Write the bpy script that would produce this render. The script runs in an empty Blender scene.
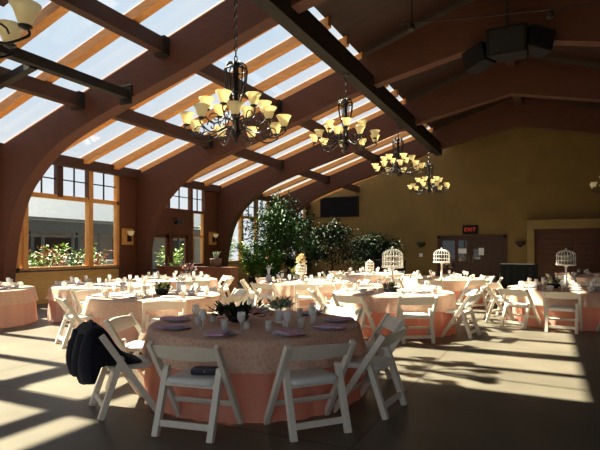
import bpy, bmesh, math, random
from math import sin, cos, pi, radians, atan2, hypot, sqrt
from mathutils import Vector, Matrix
rnd = random.Random(7)
S = bpy.context.scene
COL = S.collection

# ------------------------------------------------------------------ camera frame
YAW = radians(25.9)
FW = (-sin(YAW), cos(YAW)); RT = (cos(YAW), sin(YAW))
def cam_depth_lat(x, y): return FW[0]*x+FW[1]*y, RT[0]*x+RT[1]*y

# ------------------------------------------------------------------ materials
def new_mat(name):
    m = bpy.data.materials.new(name); m.use_nodes = True
    nt = m.node_tree; b = nt.nodes['Principled BSDF']
    return m, nt, b
def mat(name, c, rough=.6, c2=None, scale=8, metal=0, bump=0, spec=.5, stretch=(1,1,1), detail=4):
    m, nt, b = new_mat(name)
    b.inputs['Roughness'].default_value = rough
    b.inputs['Metallic'].default_value = metal
    b.inputs['Specular IOR Level'].default_value = spec
    if c2 is None: c2 = tuple(x*.82 for x in c)
    tc = nt.nodes.new('ShaderNodeTexCoord'); mp = nt.nodes.new('ShaderNodeMapping')
    mp.inputs['Scale'].default_value = stretch
    nz = nt.nodes.new('ShaderNodeTexNoise'); nz.inputs['Scale'].default_value = scale; nz.inputs['Detail'].default_value = detail
    rp = nt.nodes.new('ShaderNodeValToRGB')
    rp.color_ramp.elements[0].position = .35; rp.color_ramp.elements[1].position = .65
    rp.color_ramp.elements[0].color = (*c2, 1); rp.color_ramp.elements[1].color = (*c, 1)
    nt.links.new(tc.outputs['Object'], mp.inputs['Vector']); nt.links.new(mp.outputs['Vector'], nz.inputs['Vector'])
    nt.links.new(nz.outputs['Fac'], rp.inputs['Fac']); nt.links.new(rp.outputs['Color'], b.inputs['Base Color'])
    if bump:
        bp = nt.nodes.new('ShaderNodeBump'); bp.inputs['Strength'].default_value = bump; bp.inputs['Distance'].default_value = .02
        nt.links.new(nz.outputs['Fac'], bp.inputs['Height']); nt.links.new(bp.outputs['Normal'], b.inputs['Normal'])
    return m
M = {}
M['chair'] = mat('white_paint', (.84,.76,.65), .5, (.79,.71,.60), 30)
M['pad'] = mat('white_vinyl', (.80,.78,.74), .4, (.76,.74,.70), 20)
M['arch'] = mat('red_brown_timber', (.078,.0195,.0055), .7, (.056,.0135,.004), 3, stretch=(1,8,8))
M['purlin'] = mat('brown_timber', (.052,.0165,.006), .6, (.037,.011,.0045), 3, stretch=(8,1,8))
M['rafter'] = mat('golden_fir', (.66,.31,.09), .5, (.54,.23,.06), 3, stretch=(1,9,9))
M['winwood'] = mat('golden_window_wood', (.55,.27,.075), .45, (.43,.19,.05), 4, stretch=(8,8,1))
M['steel'] = mat('dark_steel', (.020,.016,.014), .6, (.014,.011,.010), 6, spec=.25)
M['pier'] = mat('red_brown_panelling', (.10,.027,.009), .6, (.075,.02,.007), 3, stretch=(6,6,1))
M['sillwood'] = mat('honey_panelling', (.56,.36,.13), .55, (.46,.28,.09), 4, stretch=(8,1,8))
M['farwall'] = mat('olive_plaster', (.215,.136,.042), .9, (.185,.116,.036), 1.2)
M['sidewall'] = mat('tan_plaster', (.12,.08,.035), .85, (.10,.065,.03), 1.2)
M['cream'] = mat('cream_paint', (.27,.18,.065), .7, (.24,.16,.055), 3)
M['doorwood'] = mat('dark_red_door_wood', (.05,.018,.009), .6, (.035,.012,.006), 4, stretch=(6,6,1))
M['black'] = mat('black_plastic', (.010,.010,.011), .65, (.007,.007,.008), 10, spec=.15)
M['divider'] = mat('red_brown_divider', (.20,.062,.022), .6, (.15,.045,.015), 3, stretch=(6,6,1))
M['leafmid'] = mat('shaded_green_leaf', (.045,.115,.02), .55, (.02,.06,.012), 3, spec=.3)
M['blackcloth'] = mat('black_cloth', (.012,.012,.013), .9, (.008,.008,.009), 12)
M['iron'] = mat('black_iron', (.02,.018,.018), .35, (.014,.012,.012), 20, metal=.4)
M['whitemetal'] = mat('white_wire', (.82,.80,.74), .4, (.76,.74,.68), 20)
M['napkin'] = mat('white_linen', (.86,.83,.78), .8, (.8,.77,.72), 30)
M['pink'] = mat('mauve_pink_linen', (.70,.42,.56), .8, (.62,.35,.49), 30)
M['silver'] = mat('pewter_plate', (.42,.43,.52), .3, (.34,.35,.43), 10)
M['china'] = mat('pale_china', (.62,.62,.68), .25, (.58,.58,.64), 10)
M['navy'] = mat('navy_wool', (.012,.013,.028), .95, (.008,.009,.02), 60, bump=.3)
M['navybag'] = mat('navy_satin', (.03,.028,.06), .5, (.02,.02,.045), 20)
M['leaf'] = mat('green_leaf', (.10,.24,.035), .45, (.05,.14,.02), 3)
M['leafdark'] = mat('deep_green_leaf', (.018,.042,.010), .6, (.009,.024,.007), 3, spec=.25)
M['leaflight'] = mat('light_green_leaf', (.26,.42,.07), .5, (.16,.30,.04), 4)
M['leafred'] = mat('russet_leaf', (.35,.08,.05), .5, (.22,.12,.04), 4)
M['sage'] = mat('sage_leaf', (.30,.36,.26), .6, (.2,.27,.18), 6)
M['plum'] = mat('plum_black_petal', (.03,.012,.022), .6, (.016,.008,.014), 12)
M['creampetal'] = mat('cream_petal', (.80,.68,.42), .7, (.72,.58,.33), 12)
M['pinkpetal'] = mat('dusty_pink_petal', (.72,.42,.38), .7, (.62,.33,.3), 12)
M['bark'] = mat('grey_bark', (.10,.075,.05), .9, (.06,.045,.03), 8)
M['wax'] = mat('ivory_wax', (.85,.8,.68), .5, (.8,.75,.62), 8)
M['pot'] = mat('brown_pot', (.10,.05,.03), .5, (.07,.035,.02), 6)
M['ground'] = mat('pale_paving', (.34,.29,.22), .9, (.28,.24,.18), 2)
M['soil'] = mat('garden_soil', (.08,.055,.035), .95, (.05,.035,.02), 5)
M['roofgrey'] = mat('blue_grey_roofing', (.075,.09,.115), .7, (.06,.075,.10), 2)
M['palewall'] = mat('pale_stucco', (.20,.20,.20), .9, (.17,.17,.17), 2)
M['greywood'] = mat('grey_wood', (.05,.055,.06), .85, (.04,.045,.05), 4)
M['red'] = mat('red_sign', (.5,.03,.02), .5)
M['folddoor'] = mat('red_brown_folding_door', (.095,.03,.013), .6, (.07,.021,.009), 4, stretch=(1,1,6))
M['brass'] = mat('door_metal', (.4,.33,.2), .35, metal=.8)
M['flat'] = mat('flat_white', (.8,.8,.78), .8)

def cloth_mat(name, c, c2, lace):
    m, nt, b = new_mat(name)
    b.inputs['Roughness'].default_value = .85
    tc = nt.nodes.new('ShaderNodeTexCoord')
    vo = nt.nodes.new('ShaderNodeTexVoronoi'); vo.inputs['Scale'].default_value = 22 if lace else 6
    if lace: vo.feature = 'DISTANCE_TO_EDGE'
    rp = nt.nodes.new('ShaderNodeValToRGB')
    rp.color_ramp.elements[0].position = .02; rp.color_ramp.elements[1].position = .28
    rp.color_ramp.elements[0].color = (*c, 1); rp.color_ramp.elements[1].color = (*c2, 1)
    nt.links.new(tc.outputs['Object'], vo.inputs['Vector'])
    nt.links.new(vo.outputs['Distance'], rp.inputs['Fac']); nt.links.new(rp.outputs['Color'], b.inputs['Base Color'])
    tr = nt.nodes.new('ShaderNodeBsdfTranslucent'); nt.links.new(rp.outputs['Color'], tr.inputs['Color'])
    mx = nt.nodes.new('ShaderNodeMixShader'); mx.inputs['Fac'].default_value = .32
    out = nt.nodes['Material Output']
    nt.links.new(b.outputs[0], mx.inputs[1]); nt.links.new(tr.outputs[0], mx.inputs[2]); nt.links.new(mx.outputs[0], out.inputs['Surface'])
    bp = nt.nodes.new('ShaderNodeBump'); bp.inputs['Strength'].default_value = .25; bp.inputs['Distance'].default_value = .01
    nt.links.new(vo.outputs['Distance'], bp.inputs['Height']); nt.links.new(bp.outputs['Normal'], b.inputs['Normal'])
    return m
M['lace'] = cloth_mat('peach_lace', (.92,.72,.56), (.84,.56,.41), True)
M['blush'] = cloth_mat('blush_satin', (.90,.64,.54), (.84,.54,.44), False)
M['coral'] = cloth_mat('coral_satin', (.90,.47,.34), (.84,.39,.28), False)

def glass_mat(name, tint, gl):
    m, nt, b = new_mat(name)
    nt.nodes.remove(b); out = nt.nodes['Material Output']
    t = nt.nodes.new('ShaderNodeBsdfTransparent'); t.inputs[0].default_value = (*tint, 1)
    g = nt.nodes.new('ShaderNodeBsdfGlossy'); g.inputs['Roughness'].default_value = .03; g.inputs[0].default_value = (1,1,1,1)
    lw = nt.nodes.new('ShaderNodeLayerWeight'); lw.inputs['Blend'].default_value = .5
    pw = nt.nodes.new('ShaderNodeMath'); pw.operation = 'POWER'; pw.inputs[1].default_value = 5
    fr = nt.nodes.new('ShaderNodeMath'); fr.operation = 'MULTIPLY_ADD'; fr.inputs[1].default_value = .6; fr.inputs[2].default_value = gl
    nt.links.new(lw.outputs['Facing'], pw.inputs[0]); nt.links.new(pw.outputs[0], fr.inputs[0])
    mx = nt.nodes.new('ShaderNodeMixShader')
    nt.links.new(fr.outputs[0], mx.inputs['Fac']); nt.links.new(t.outputs[0], mx.inputs[1]); nt.links.new(g.outputs[0], mx.inputs[2])
    nt.links.new(mx.outputs[0], out.inputs['Surface'])
    return m
M['pane'] = glass_mat('window_glass', (.97,.985,.985), .02)
M['doorpane'] = glass_mat('door_glass', (.35,.25,.15), .06)
m, nt, b = new_mat('drinking_glass')
b.inputs['Base Color'].default_value = (.9,.93,.93,1); b.inputs['Roughness'].default_value = .04
b.inputs['Alpha'].default_value = .38
M['glass'] = m
# lamp shades of alabaster glass, softly lit from within
m, nt, b = new_mat('alabaster_glass')
nz = nt.nodes.new('ShaderNodeTexNoise'); nz.inputs['Scale'].default_value = 14
rp = nt.nodes.new('ShaderNodeValToRGB'); rp.color_ramp.elements[0].color = (.78,.67,.38,1); rp.color_ramp.elements[1].color = (.90,.82,.58,1)
nt.links.new(nz.outputs['Fac'], rp.inputs['Fac']); nt.links.new(rp.outputs['Color'], b.inputs['Base Color'])
nt.links.new(rp.outputs['Color'], b.inputs['Emission Color']); b.inputs['Emission Strength'].default_value = .13
b.inputs['Roughness'].default_value = .35
tp = nt.nodes.new('ShaderNodeBsdfTransparent'); tp.inputs[0].default_value = (.95,.85,.6,1)
tl = nt.nodes.new('ShaderNodeBsdfTranslucent'); nt.links.new(rp.outputs['Color'], tl.inputs['Color'])
m1 = nt.nodes.new('ShaderNodeMixShader'); m1.inputs[0].default_value = .35; m2 = nt.nodes.new('ShaderNodeMixShader'); m2.inputs[0].default_value = .25
nt.links.new(b.outputs[0], m1.inputs[1]); nt.links.new(tl.outputs[0], m1.inputs[2]); nt.links.new(m1.outputs[0], m2.inputs[1]); nt.links.new(tp.outputs[0], m2.inputs[2])
nt.links.new(m2.outputs[0], nt.nodes['Material Output'].inputs['Surface'])
M['shade'] = m
# ceiling boards
m, nt, b = new_mat('ceiling_boards')
tc = nt.nodes.new('ShaderNodeTexCoord'); sp = nt.nodes.new('ShaderNodeSeparateXYZ')
nt.links.new(tc.outputs['Object'], sp.inputs[0])
def mth(op, a, bv=None):
    n = nt.nodes.new('ShaderNodeMath'); n.operation = op
    if isinstance(a, (int,float)): n.inputs[0].default_value = a
    else: nt.links.new(a, n.inputs[0])
    if bv is not None:
        if isinstance(bv, (int,float)): n.inputs[1].default_value = bv
        else: nt.links.new(bv, n.inputs[1])
    return n.outputs[0]
q = mth('DIVIDE', sp.outputs[1], .16)
wn = nt.nodes.new('ShaderNodeTexWhiteNoise'); wn.noise_dimensions = '1D'
nt.links.new(mth('FLOOR', q), wn.inputs['W'])
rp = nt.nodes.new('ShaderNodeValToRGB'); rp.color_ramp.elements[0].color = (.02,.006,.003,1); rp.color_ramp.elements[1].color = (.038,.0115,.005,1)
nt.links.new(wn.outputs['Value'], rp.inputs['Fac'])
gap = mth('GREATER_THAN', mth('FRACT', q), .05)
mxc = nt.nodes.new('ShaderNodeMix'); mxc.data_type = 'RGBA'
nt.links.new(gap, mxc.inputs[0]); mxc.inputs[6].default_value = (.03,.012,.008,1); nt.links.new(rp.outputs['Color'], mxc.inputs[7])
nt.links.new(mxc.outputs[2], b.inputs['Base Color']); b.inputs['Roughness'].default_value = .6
M['boards'] = m
# floor: sealed concrete with saw-cut joints
m, nt, b = new_mat('sealed_concrete')
tc = nt.nodes.new('ShaderNodeTexCoord'); sp = nt.nodes.new('ShaderNodeSeparateXYZ')
nt.links.new(tc.outputs['Object'], sp.inputs[0])
n1 = nt.nodes.new('ShaderNodeTexNoise'); n1.inputs['Scale'].default_value = .9; n1.inputs['Detail'].default_value = 8
nt.links.new(tc.outputs['Object'], n1.inputs['Vector'])
rp = nt.nodes.new('ShaderNodeValToRGB'); rp.color_ramp.elements[0].position = .3; rp.color_ramp.elements[1].position = .7
rp.color_ramp.elements[0].color = (.105,.091,.068,1); rp.color_ramp.elements[1].color = (.16,.14,.105,1)
nt.links.new(n1.outputs['Fac'], rp.inputs['Fac'])
jx = mth('LESS_THAN', mth('FRACT', mth('DIVIDE', mth('ADD', sp.outputs[0], 1.31+46), 4.6)), .005)
jy = mth('LESS_THAN', mth('FRACT', mth('DIVIDE', mth('ADD', sp.outputs[1], 46-3.5), 4.6)), .005)
jm = mth('MAXIMUM', jx, jy)
mxc = nt.nodes.new('ShaderNodeMix'); mxc.data_type = 'RGBA'
nt.links.new(jm, mxc.inputs[0]); nt.links.new(rp.outputs['Color'], mxc.inputs[6]); mxc.inputs[7].default_value = (.07,.06,.045,1)
nt.links.new(mxc.outputs[2], b.inputs['Base Color'])
b.inputs['Roughness'].default_value = .42; b.inputs['Specular IOR Level'].default_value = .25
M['floor'] = m

# ------------------------------------------------------------------ mesh helpers
class MB:
    def __init__(s): s.v = []; s.f = []
    def add(s, vs, fs):
        o = len(s.v); s.v += [tuple(p) for p in vs]; s.f += [tuple(i+o for i in f) for f in fs]; return s
    def box(s, x0, y0, z0, x1, y1, z1):
        return s.add([(x0,y0,z0),(x1,y0,z0),(x1,y1,z0),(x0,y1,z0),(x0,y0,z1),(x1,y0,z1),(x1,y1,z1),(x0,y1,z1)],
              [(0,3,2,1),(4,5,6,7),(0,1,5,4),(1,2,6,5),(2,3,7,6),(3,0,4,7)])
    def bar(s, p0, p1, w, h, side=(1,0,0)):
        # w across `side`, h across the third axis
        p0 = Vector(p0); p1 = Vector(p1); d = (p1-p0).normalized(); a = Vector(side); a = (a-d*a.dot(d)).normalized(); c = d.cross(a)
        vs = []
        for p in (p0, p1):
            for i, j in ((-1,-1),(1,-1),(1,1),(-1,1)): vs.append(p + a*(i*w/2) + c*(j*h/2))
        return s.add(vs, [(0,3,2,1),(4,5,6,7),(0,1,5,4),(1,2,6,5),(2,3,7,6),(3,0,4,7)])
    def tube(s, pts, r, n=8, closed=False):
        pts = [Vector(p) for p in pts]; k = len(pts); vs = []
        up = Vector((0,0,1)); prev = None
        for i, p in enumerate(pts):
            if closed: d = pts[(i+1) % k]-pts[i-1]
            else: d = pts[min(i+1,k-1)]-pts[max(i-1,0)]
            d.normalize()
            if prev is None:
                a = d.cross(up)
                if a.length < .05: a = d.cross(Vector((0,1,0)))
            else: a = prev - d*prev.dot(d)
            a.normalize(); prev = a; c = d.cross(a)
            rr = r[i] if isinstance(r, (list,tuple)) else r
            for j in range(n):
                t = 2*pi*j/n; vs.append(p + a*(cos(t)*rr) + c*(sin(t)*rr))
        fs = []
        for i in range(k if closed else k-1):
            for j in range(n):
                a0 = i*n+j; a1 = i*n+(j+1) % n; b0 = ((i+1) % k)*n+j; b1 = ((i+1) % k)*n+(j+1) % n
                fs.append((a0,a1,b1,b0))
        if not closed:
            fs.append(tuple(range(n-1,-1,-1))); fs.append(tuple((k-1)*n+j for j in range(n)))
        return s.add(vs, fs)
    def lathe(s, prof, n=24, c=(0,0,0), cap=True):
        vs = []; fs = []; k = len(prof)
        for r, z in prof:
            for j in range(n):
                t = 2*pi*j/n; vs.append((c[0]+r*cos(t), c[1]+r*sin(t), c[2]+z))
        for i in range(k-1):
            for j in range(n):
                fs.append((i*n+j, i*n+(j+1) % n, (i+1)*n+(j+1) % n, (i+1)*n+j))
        if cap:
            fs.append(tuple(range(n-1,-1,-1))); fs.append(tuple((k-1)*n+j for j in range(n)))
        return s.add(vs, fs)
    def ball(s, c, rx, ry=None, rz=None, n=10, k=6):
        ry = ry or rx; rz = rz or rx
        vs = [(c[0],c[1],c[2]-rz)]; fs = []
        for i in range(1,k):
            a = pi*i/k
            for j in range(n):
                t = 2*pi*j/n; vs.append((c[0]+rx*sin(a)*cos(t), c[1]+ry*sin(a)*sin(t), c[2]-rz*cos(a)))
        vs.append((c[0],c[1],c[2]+rz)); L = len(vs)-1
        for j in range(n):
            fs.append((0, 1+(j+1) % n, 1+j)); fs.append((L, L-n+j, L-n+(j+1) % n))
        for i in range(k-2):
            for j in range(n):
                fs.append((1+i*n+j, 1+i*n+(j+1) % n, 1+(i+1)*n+(j+1) % n, 1+(i+1)*n+j))
        return s.add(vs, fs)
    def leaf(s, p, d, L, w, curl=.2):
        p = Vector(p); d = Vector(d).normalized()
        a = d.cross(Vector((rnd.uniform(-.3,.3),rnd.uniform(-.3,.3),1)))
        if a.length < .05: a = Vector((1,0,0))
        a.normalize(); n = a.cross(d)
        return s.add([p, p+d*L*.45+a*w/2+n*curl*L*.2, p+d*L-n*curl*L*.2, p+d*L*.45-a*w/2+n*curl*L*.2, p+d*L*.5-n*.004],
                     [(0,1,2,3)])
def obj(name, mb, m, parent=None, smooth=False, bevel=0, solid=0, loc=None):
    me = bpy.data.meshes.new(name)
    me.from_pydata(mb.v, [], mb.f)
    if bevel:
        bm = bmesh.new(); bm.from_mesh(me)
        bmesh.ops.remove_doubles(bm, verts=bm.verts, dist=1e-5)
        bmesh.ops.bevel(bm, geom=[e for e in bm.edges if e.is_manifold and e.calc_face_angle(0) > .6], offset=bevel, segments=2, affect='EDGES', profile=.6)
        bm.to_mesh(me); bm.free()
    me.materials.append(m)
    if smooth:
        for p in me.polygons: p.use_smooth = True
    o = bpy.data.objects.new(name, me); COL.objects.link(o)
    if solid:
        md = o.modifiers.new('thickness', 'SOLIDIFY'); md.thickness = solid; md.offset = 0
    if parent: o.parent = parent
    if loc: o.location = loc
    return o
def tag(o, label, cat, group=None):
    o['label'] = label; o['category'] = cat
    if group: o['group'] = group
    return o
def thing(name, label, cat, loc=(0,0,0), rz=0, group=None):
    o = bpy.data.objects.new(name, None); COL.objects.link(o)
    o.location = loc; o.rotation_euler = (0,0,rz)
    return tag(o, label, cat, group)
def struct(o): o['kind'] = 'structure'; return o
def dup(o, parent=None):
    c = o.copy(); COL.objects.link(c)
    if parent: c.parent = parent
    for ch in list(o.children): dup(ch, c)
    return c
def cat_spline(pts, n=6):
    out = []
    for i in range(len(pts)-1):
        p0 = Vector(pts[max(i-1,0)]); p1 = Vector(pts[i]); p2 = Vector(pts[i+1]); p3 = Vector(pts[min(i+2,len(pts)-1)])
        for k in range(n):
            t = k/n
            out.append(.5*((2*p1)+(p2-p0)*t+(2*p0-5*p1+4*p2-p3)*t*t+(3*p1-p0-3*p2+p3)*t**3))
    out.append(Vector(pts[-1])); return out

# ------------------------------------------------------------------ the building
XL, XR, XRIDGE = -12.2, 10.12, -1.04
YB, YF = -3.2, 26.2
SL = .33
ZR = 7.8
def roof(x): return ZR - SL*abs(x-XRIDGE)
ARCHY = [3.7, 8.15, 12.9, 17.5, 22.1]
XG = -4.5                      # upper end of the glazing

struct(obj('floor', MB().box(XL-.15, YB-.15, -.15, XR+.15, YF+.15, 0), M['floor']))

def gable(y0, y1):
    mb = MB(); pts = [(XL-.15,0),(XR+.15,0),(XR+.15,roof(XR+.15)),(XRIDGE,ZR),(XL-.15,roof(XL-.15))]
    vs = [(x,y0,z) for x,z in pts]+[(x,y1,z) for x,z in pts]; n = 5
    fs = [tuple(range(n-1,-1,-1)), tuple(range(n,2*n))]+[(i,(i+1)%n,n+(i+1)%n,n+i) for i in range(n)]
    return mb.add(vs, fs)
struct(obj('wall_far', gable(YF, YF+.15), M['farwall']))
bw = MB()
bw.box(XL-.15, YB-.15, 0, -10.5, YB, roof(XL)-.02); bw.box(8.4, YB-.15, 0, XR+.15, YB, roof(XR)-.02)
bw.box(-10.5, YB-.15, 0, 8.4, YB, .3)
zg = 4.3; xg = (ZR-zg)/SL; pts = [(XRIDGE-xg,zg),(XRIDGE+xg,zg),(XRIDGE,ZR)]
bw.add([(x,YB-.15,z) for x,z in pts]+[(x,YB,z) for x,z in pts], [(2,1,0),(3,4,5),(0,1,4,3),(1,2,5,4),(2,0,3,5)])
struct(obj('wall_back', bw, M['sidewall']))
wf = MB(); k = 0
for i in range(8):
    xx = -10.5+i*2.7; wf.box(xx-.06, YB-.13, .3, xx+.06, YB-.02, min(4.35, roof(xx)-.03))
wf.box(-10.5, YB-.13, .3, 8.4, YB-.02, .38); wf.box(-10.5, YB-.13, 3.3, 8.4, YB-.02, 3.4)
bwin = struct(obj('window_20', wf, M['winwood']))  # unseen glazing behind the camera, added to brighten the near chairs and cloths
obj('pane', MB().box(-10.45, YB-.08, .34, 8.35, YB-.074, 3.35), M['pane'], bwin)
obj('pane', MB().add([(x, yy, z) for yy in (YB-.08, YB-.074) for x, z in ((-10.45,3.35),(8.35,3.35),(8.35,4.34),(7.3,4.345),(-9.4,4.345),(-10.45,4.34))], [(5,4,3,2,1,0),(6,7,8,9,10,11)]), M['pane'], bwin)
struct(obj('wall_right', MB().box(XR, YB, 0, XR+.15, YF, roof(XR)-.02), M['sidewall']))

def slab(mb, xa, xb, ya, yb, t=.12, lift=0):
    za, zb = roof(xa)+lift, roof(xb)+lift
    return mb.add([(xa,ya,za),(xb,ya,zb),(xb,yb,zb),(xa,yb,za),(xa,ya,za+t),(xb,ya,zb+t),(xb,yb,zb+t),(xa,yb,za+t)],
           [(0,3,2,1),(4,5,6,7),(0,1,5,4),(1,2,6,5),(2,3,7,6),(3,0,4,7)])
cl = MB()
slab(cl, XRIDGE, XR+.3, YB-.2, YF+.2); slab(cl, XG, XRIDGE, YB-.2, YF+.2)
slab(cl, -8.1, -7.5, YB-.2, 5.45); slab(cl, -7.5, XG, YB-.2, 6.0)  # unseen solid panels, added to keep the front table and floor in shade
slab(cl, XL-.3, -8.1, YB-.2, -.9)
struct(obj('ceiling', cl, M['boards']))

# left wall: low panelling, piers, header
def wl(y0, y1, z0, z1, m): pass
WIN = [(1, 4.1, 7.75, (4.9, 6.95)), (2, 8.52, 12.0, (8.78, 10.88)), (3, 18.0, 21.7, (19.2, 20.5)), (4, 22.6, 25.8, (23.7, 24.8))]
SILL, RAIL, HEAD = .92, 2.92, 3.92
wmb = MB()
def wbox(y0, y1, z0, z1): wmb.box(XL-.15, y0, z0, XL, y1, z1)
ztop = roof(XL)-.02
wbox(YB, YF, HEAD+.03, ztop)
edges = [(YB, 4.1), (7.75, 8.52), (12.0, 13.35), (16.55, 18.0), (21.7, 22.6), (25.8, YF)]
for y0, y1 in edges: wbox(y0, y1, 0, HEAD+.03)
struct(obj('wall_left', wmb, M['pier']))
sm = MB()
for n, y0, y1, mul in WIN: sm.box(XL-.15, y0, 0, XL, y1, SILL-.05)
struct(obj('trim_1', sm, M['sillwood']))       # honey panelling under the window sills
sb = MB()
for n, y0, y1, mul in WIN: sb.box(XL-.16, y0-.05, SILL-.05, XL+.12, y1+.05, SILL)
struct(obj('trim_2', sb, M['purlin'], bevel=.008))

def window(n, y0, y1, mul):
    fr = MB(); t = .10
    X0, X1 = XL-.12, XL+.03
    for z0, z1 in ((SILL, SILL+.07), (RAIL-.06, RAIL+.06), (HEAD-.05, HEAD+.03)): fr.box(X0, y0, z0, X1, y1, z1)
    for y in (y0, y1-.1): fr.box(X0, y, SILL, X1, y+.1, HEAD)
    for y in mul: fr.box(X0-.01, y-.075, SILL, X1+.02, y+.075, HEAD)
    fo = struct(obj('window_%d' % n, fr, M['winwood'], bevel=.006))
    ys = [y0]+list(mul)+[y1]
    top = [(a+.09, b-.09) for a, b in zip(ys[:-1], ys[1:])]
    tr = []
    for a, b in top:
        if b-a > 1.4: tr += [(a, (a+b)/2-.09), ((a+b)/2+.09, b)]
        else: tr.append((a, b))
    mt = MB(); tp_ = MB()
    for i, (a, b) in enumerate(tr):
        mt.box(XL-.07, (a+b)/2-.015, RAIL+.05, XL-.03, (a+b)/2+.015, HEAD-.04)
        mt.box(XL-.07, a, (RAIL+HEAD)/2-.015, XL-.03, b, (RAIL+HEAD)/2+.015)
        if i and a-tr[i-1][1] > .15: tp_.box(X0, tr[i-1][1], RAIL, X1+.01, a, HEAD)
    obj('muntin', mt, M['steel'], fo); obj('transom_post', tp_, M['purlin'], fo)
    for a, b in top:
        obj('pane', MB().box(XL-.055, a-.03, SILL+.05, XL-.049, b+.03, RAIL-.05), M['pane'], fo)
    for a, b in tr:
        obj('transom_pane', MB().box(XL-.055, a-.02, RAIL+.04, XL-.049, b+.02, HEAD-.03), M['pane'], fo)
for w in WIN: window(*w)

# glazed garden doors between the second and third arch
dfr = MB(); X0, X1 = XL-.13, XL+.02
dfr.box(X0, 13.35, 2.02, X1, 15.62, 2.88)                                   # sign board over the doors
for y in (13.35, 14.42, 15.5): dfr.box(X0, y-.03, 0, X1+.01, y+.09, 2.05)
dfr.box(X0, 13.35, 2.86, X1+.02, 16.55, 2.96); dfr.box(X0, 13.35, 3.88, X1+.02, 16.55, 3.96)
for y in (13.35, 14.3, 15.6, 16.46): dfr.box(X0, y, 2.9, X1+.01, y+.12, 3.93)
dfr.box(X0, 15.6, 0, X1+.01, 15.72, 2.9); dfr.box(X0, 16.43, 0, X1+.01, 16.55, 2.9); dfr.box(X0, 15.6, 0, X1, 16.5, .85); dfr.box(X0, 15.6, .85, X1+.03, 16.5, .93)
d1 = struct(obj('door_1', dfr, M['pier'], bevel=.006))
for y0, y1 in ((13.44, 14.39), (14.51, 15.47)):
    lf = MB(); lf.box(XL-.09, y0, .02, XL-.03, y1, .30); lf.box(XL-.09, y0, 1.88, XL-.03, y1, 2.02)
    lf.box(XL-.09, y0, .02, XL-.03, y0+.13, 2.02); lf.box(XL-.09, y1-.13, .02, XL-.03, y1, 2.02)
    l = obj('door_leaf', lf, M['pier'], d1, bevel=.005)
    obj('pane', MB().box(XL-.062, y0+.1, .28, XL-.056, y1-.1, 1.9), M['pane'], l)
    obj('handle', MB().tube([(XL-.02, y1-.07 if y0 < 14 else y0+.07, .95), (XL+.02, y1-.07 if y0 < 14 else y0+.07, .97), (XL+.02, y1-.07 if y0 < 14 else y0+.07, 1.2), (XL-.02, y1-.07 if y0 < 14 else y0+.07, 1.22)], .011), M['brass'], l)
mt = MB()
for a, b in ((13.47, 14.3), (14.42, 15.6), (15.72, 16.46)):
    obj('transom_pane', MB().box(XL-.062, a-.02, 2.93, XL-.056, b+.02, 3.91), M['pane'], d1)
    mt.box(XL-.08, (a+b)/2-.015, 2.95, XL-.04, (a+b)/2+.015, 3.9); mt.box(XL-.08, a, 3.405, XL-.04, b, 3.435)
obj('muntin', mt, M['steel'], d1)
obj('side_pane', MB().box(XL-.062, 15.7, .9, XL-.056, 16.45, 2.88), M['pane'], d1)
wt = MB(); wt.box(XL-.1, 15.72, .93, XL+.01, 15.8, 2.86); wt.box(XL-.1, 16.36, .93, XL+.01, 16.44, 2.86); wt.box(XL-.1, 15.72, 1.95, XL, 16.44, 2.02)
obj('side_frame', wt, M['winwood'], d1)

# --- timber arches
INNER = [(-11.9,0),(-11.88,.9),(-11.62,2.1),(-11.28,2.8),(-10.85,3.25),(-10.2,3.74),(-9.4,4.1),(-8.1,4.52),(-6.26,5.05),(-4.2,5.7),(-1.04,6.38)]
inn = [(p.x, p.y) for p in (Vector((a,b,0)) for a,b in INNER)]
inn = [(p.x, p.y) for p in cat_spline([(a,b,0) for a,b in INNER], 5)]
def arch_mesh(y, th=.32):
    L = []
    for x, z in inn:
        if z <= 3.25: o_ = (-12.18, min(z*1.06, 3.55))
        else:
            t = min(1, (x+10.85)/1.6); t = max(t, 0)
            ox = -12.18*(1-t)+x*t; o_ = (ox, roof(ox)-.22)
        L.append(((x,z), o_))
    full = L+[((2*XRIDGE-a[0],a[1]),(2*XRIDGE-b_[0],b_[1])) for a, b_ in reversed(L[:-1])]
    mb = MB(); vs = []; fs = []
    for a, b_ in full:
        vs += [(a[0],y-th/2,a[1]),(b_[0],y-th/2,b_[1]),(b_[0],y+th/2,b_[1]),(a[0],y+th/2,a[1])]
    n = len(full)
    for i in range(n-1):
        p, q_ = i*4, i*4+4
        fs += [(p,q_,q_+1,p+1),(p+1,q_+1,q_+2,p+2),(p+2,q_+2,q_+3,p+3),(p+3,q_+3,q_,p)]
    fs += [(0,1,2,3),((n-1)*4+3,(n-1)*4+2,(n-1)*4+1,(n-1)*4)]
    return mb.add(vs, fs)
ARCH_LABEL = {3.7: None, 8.15: 'nearest curved timber arch springing from the left edge of the frame',
  12.9: 'curved timber arch between the big left window and the glazed doors', 17.5: 'curved timber arch between the glazed doors and the indoor trees',
  22.1: 'farthest curved timber arch, largely behind the indoor trees'}
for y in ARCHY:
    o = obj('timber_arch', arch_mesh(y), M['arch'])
    tag(o, ARCH_LABEL[y] or 'timber arch overhead just outside the frame', 'arch', 'timber arches of the hall')

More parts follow.
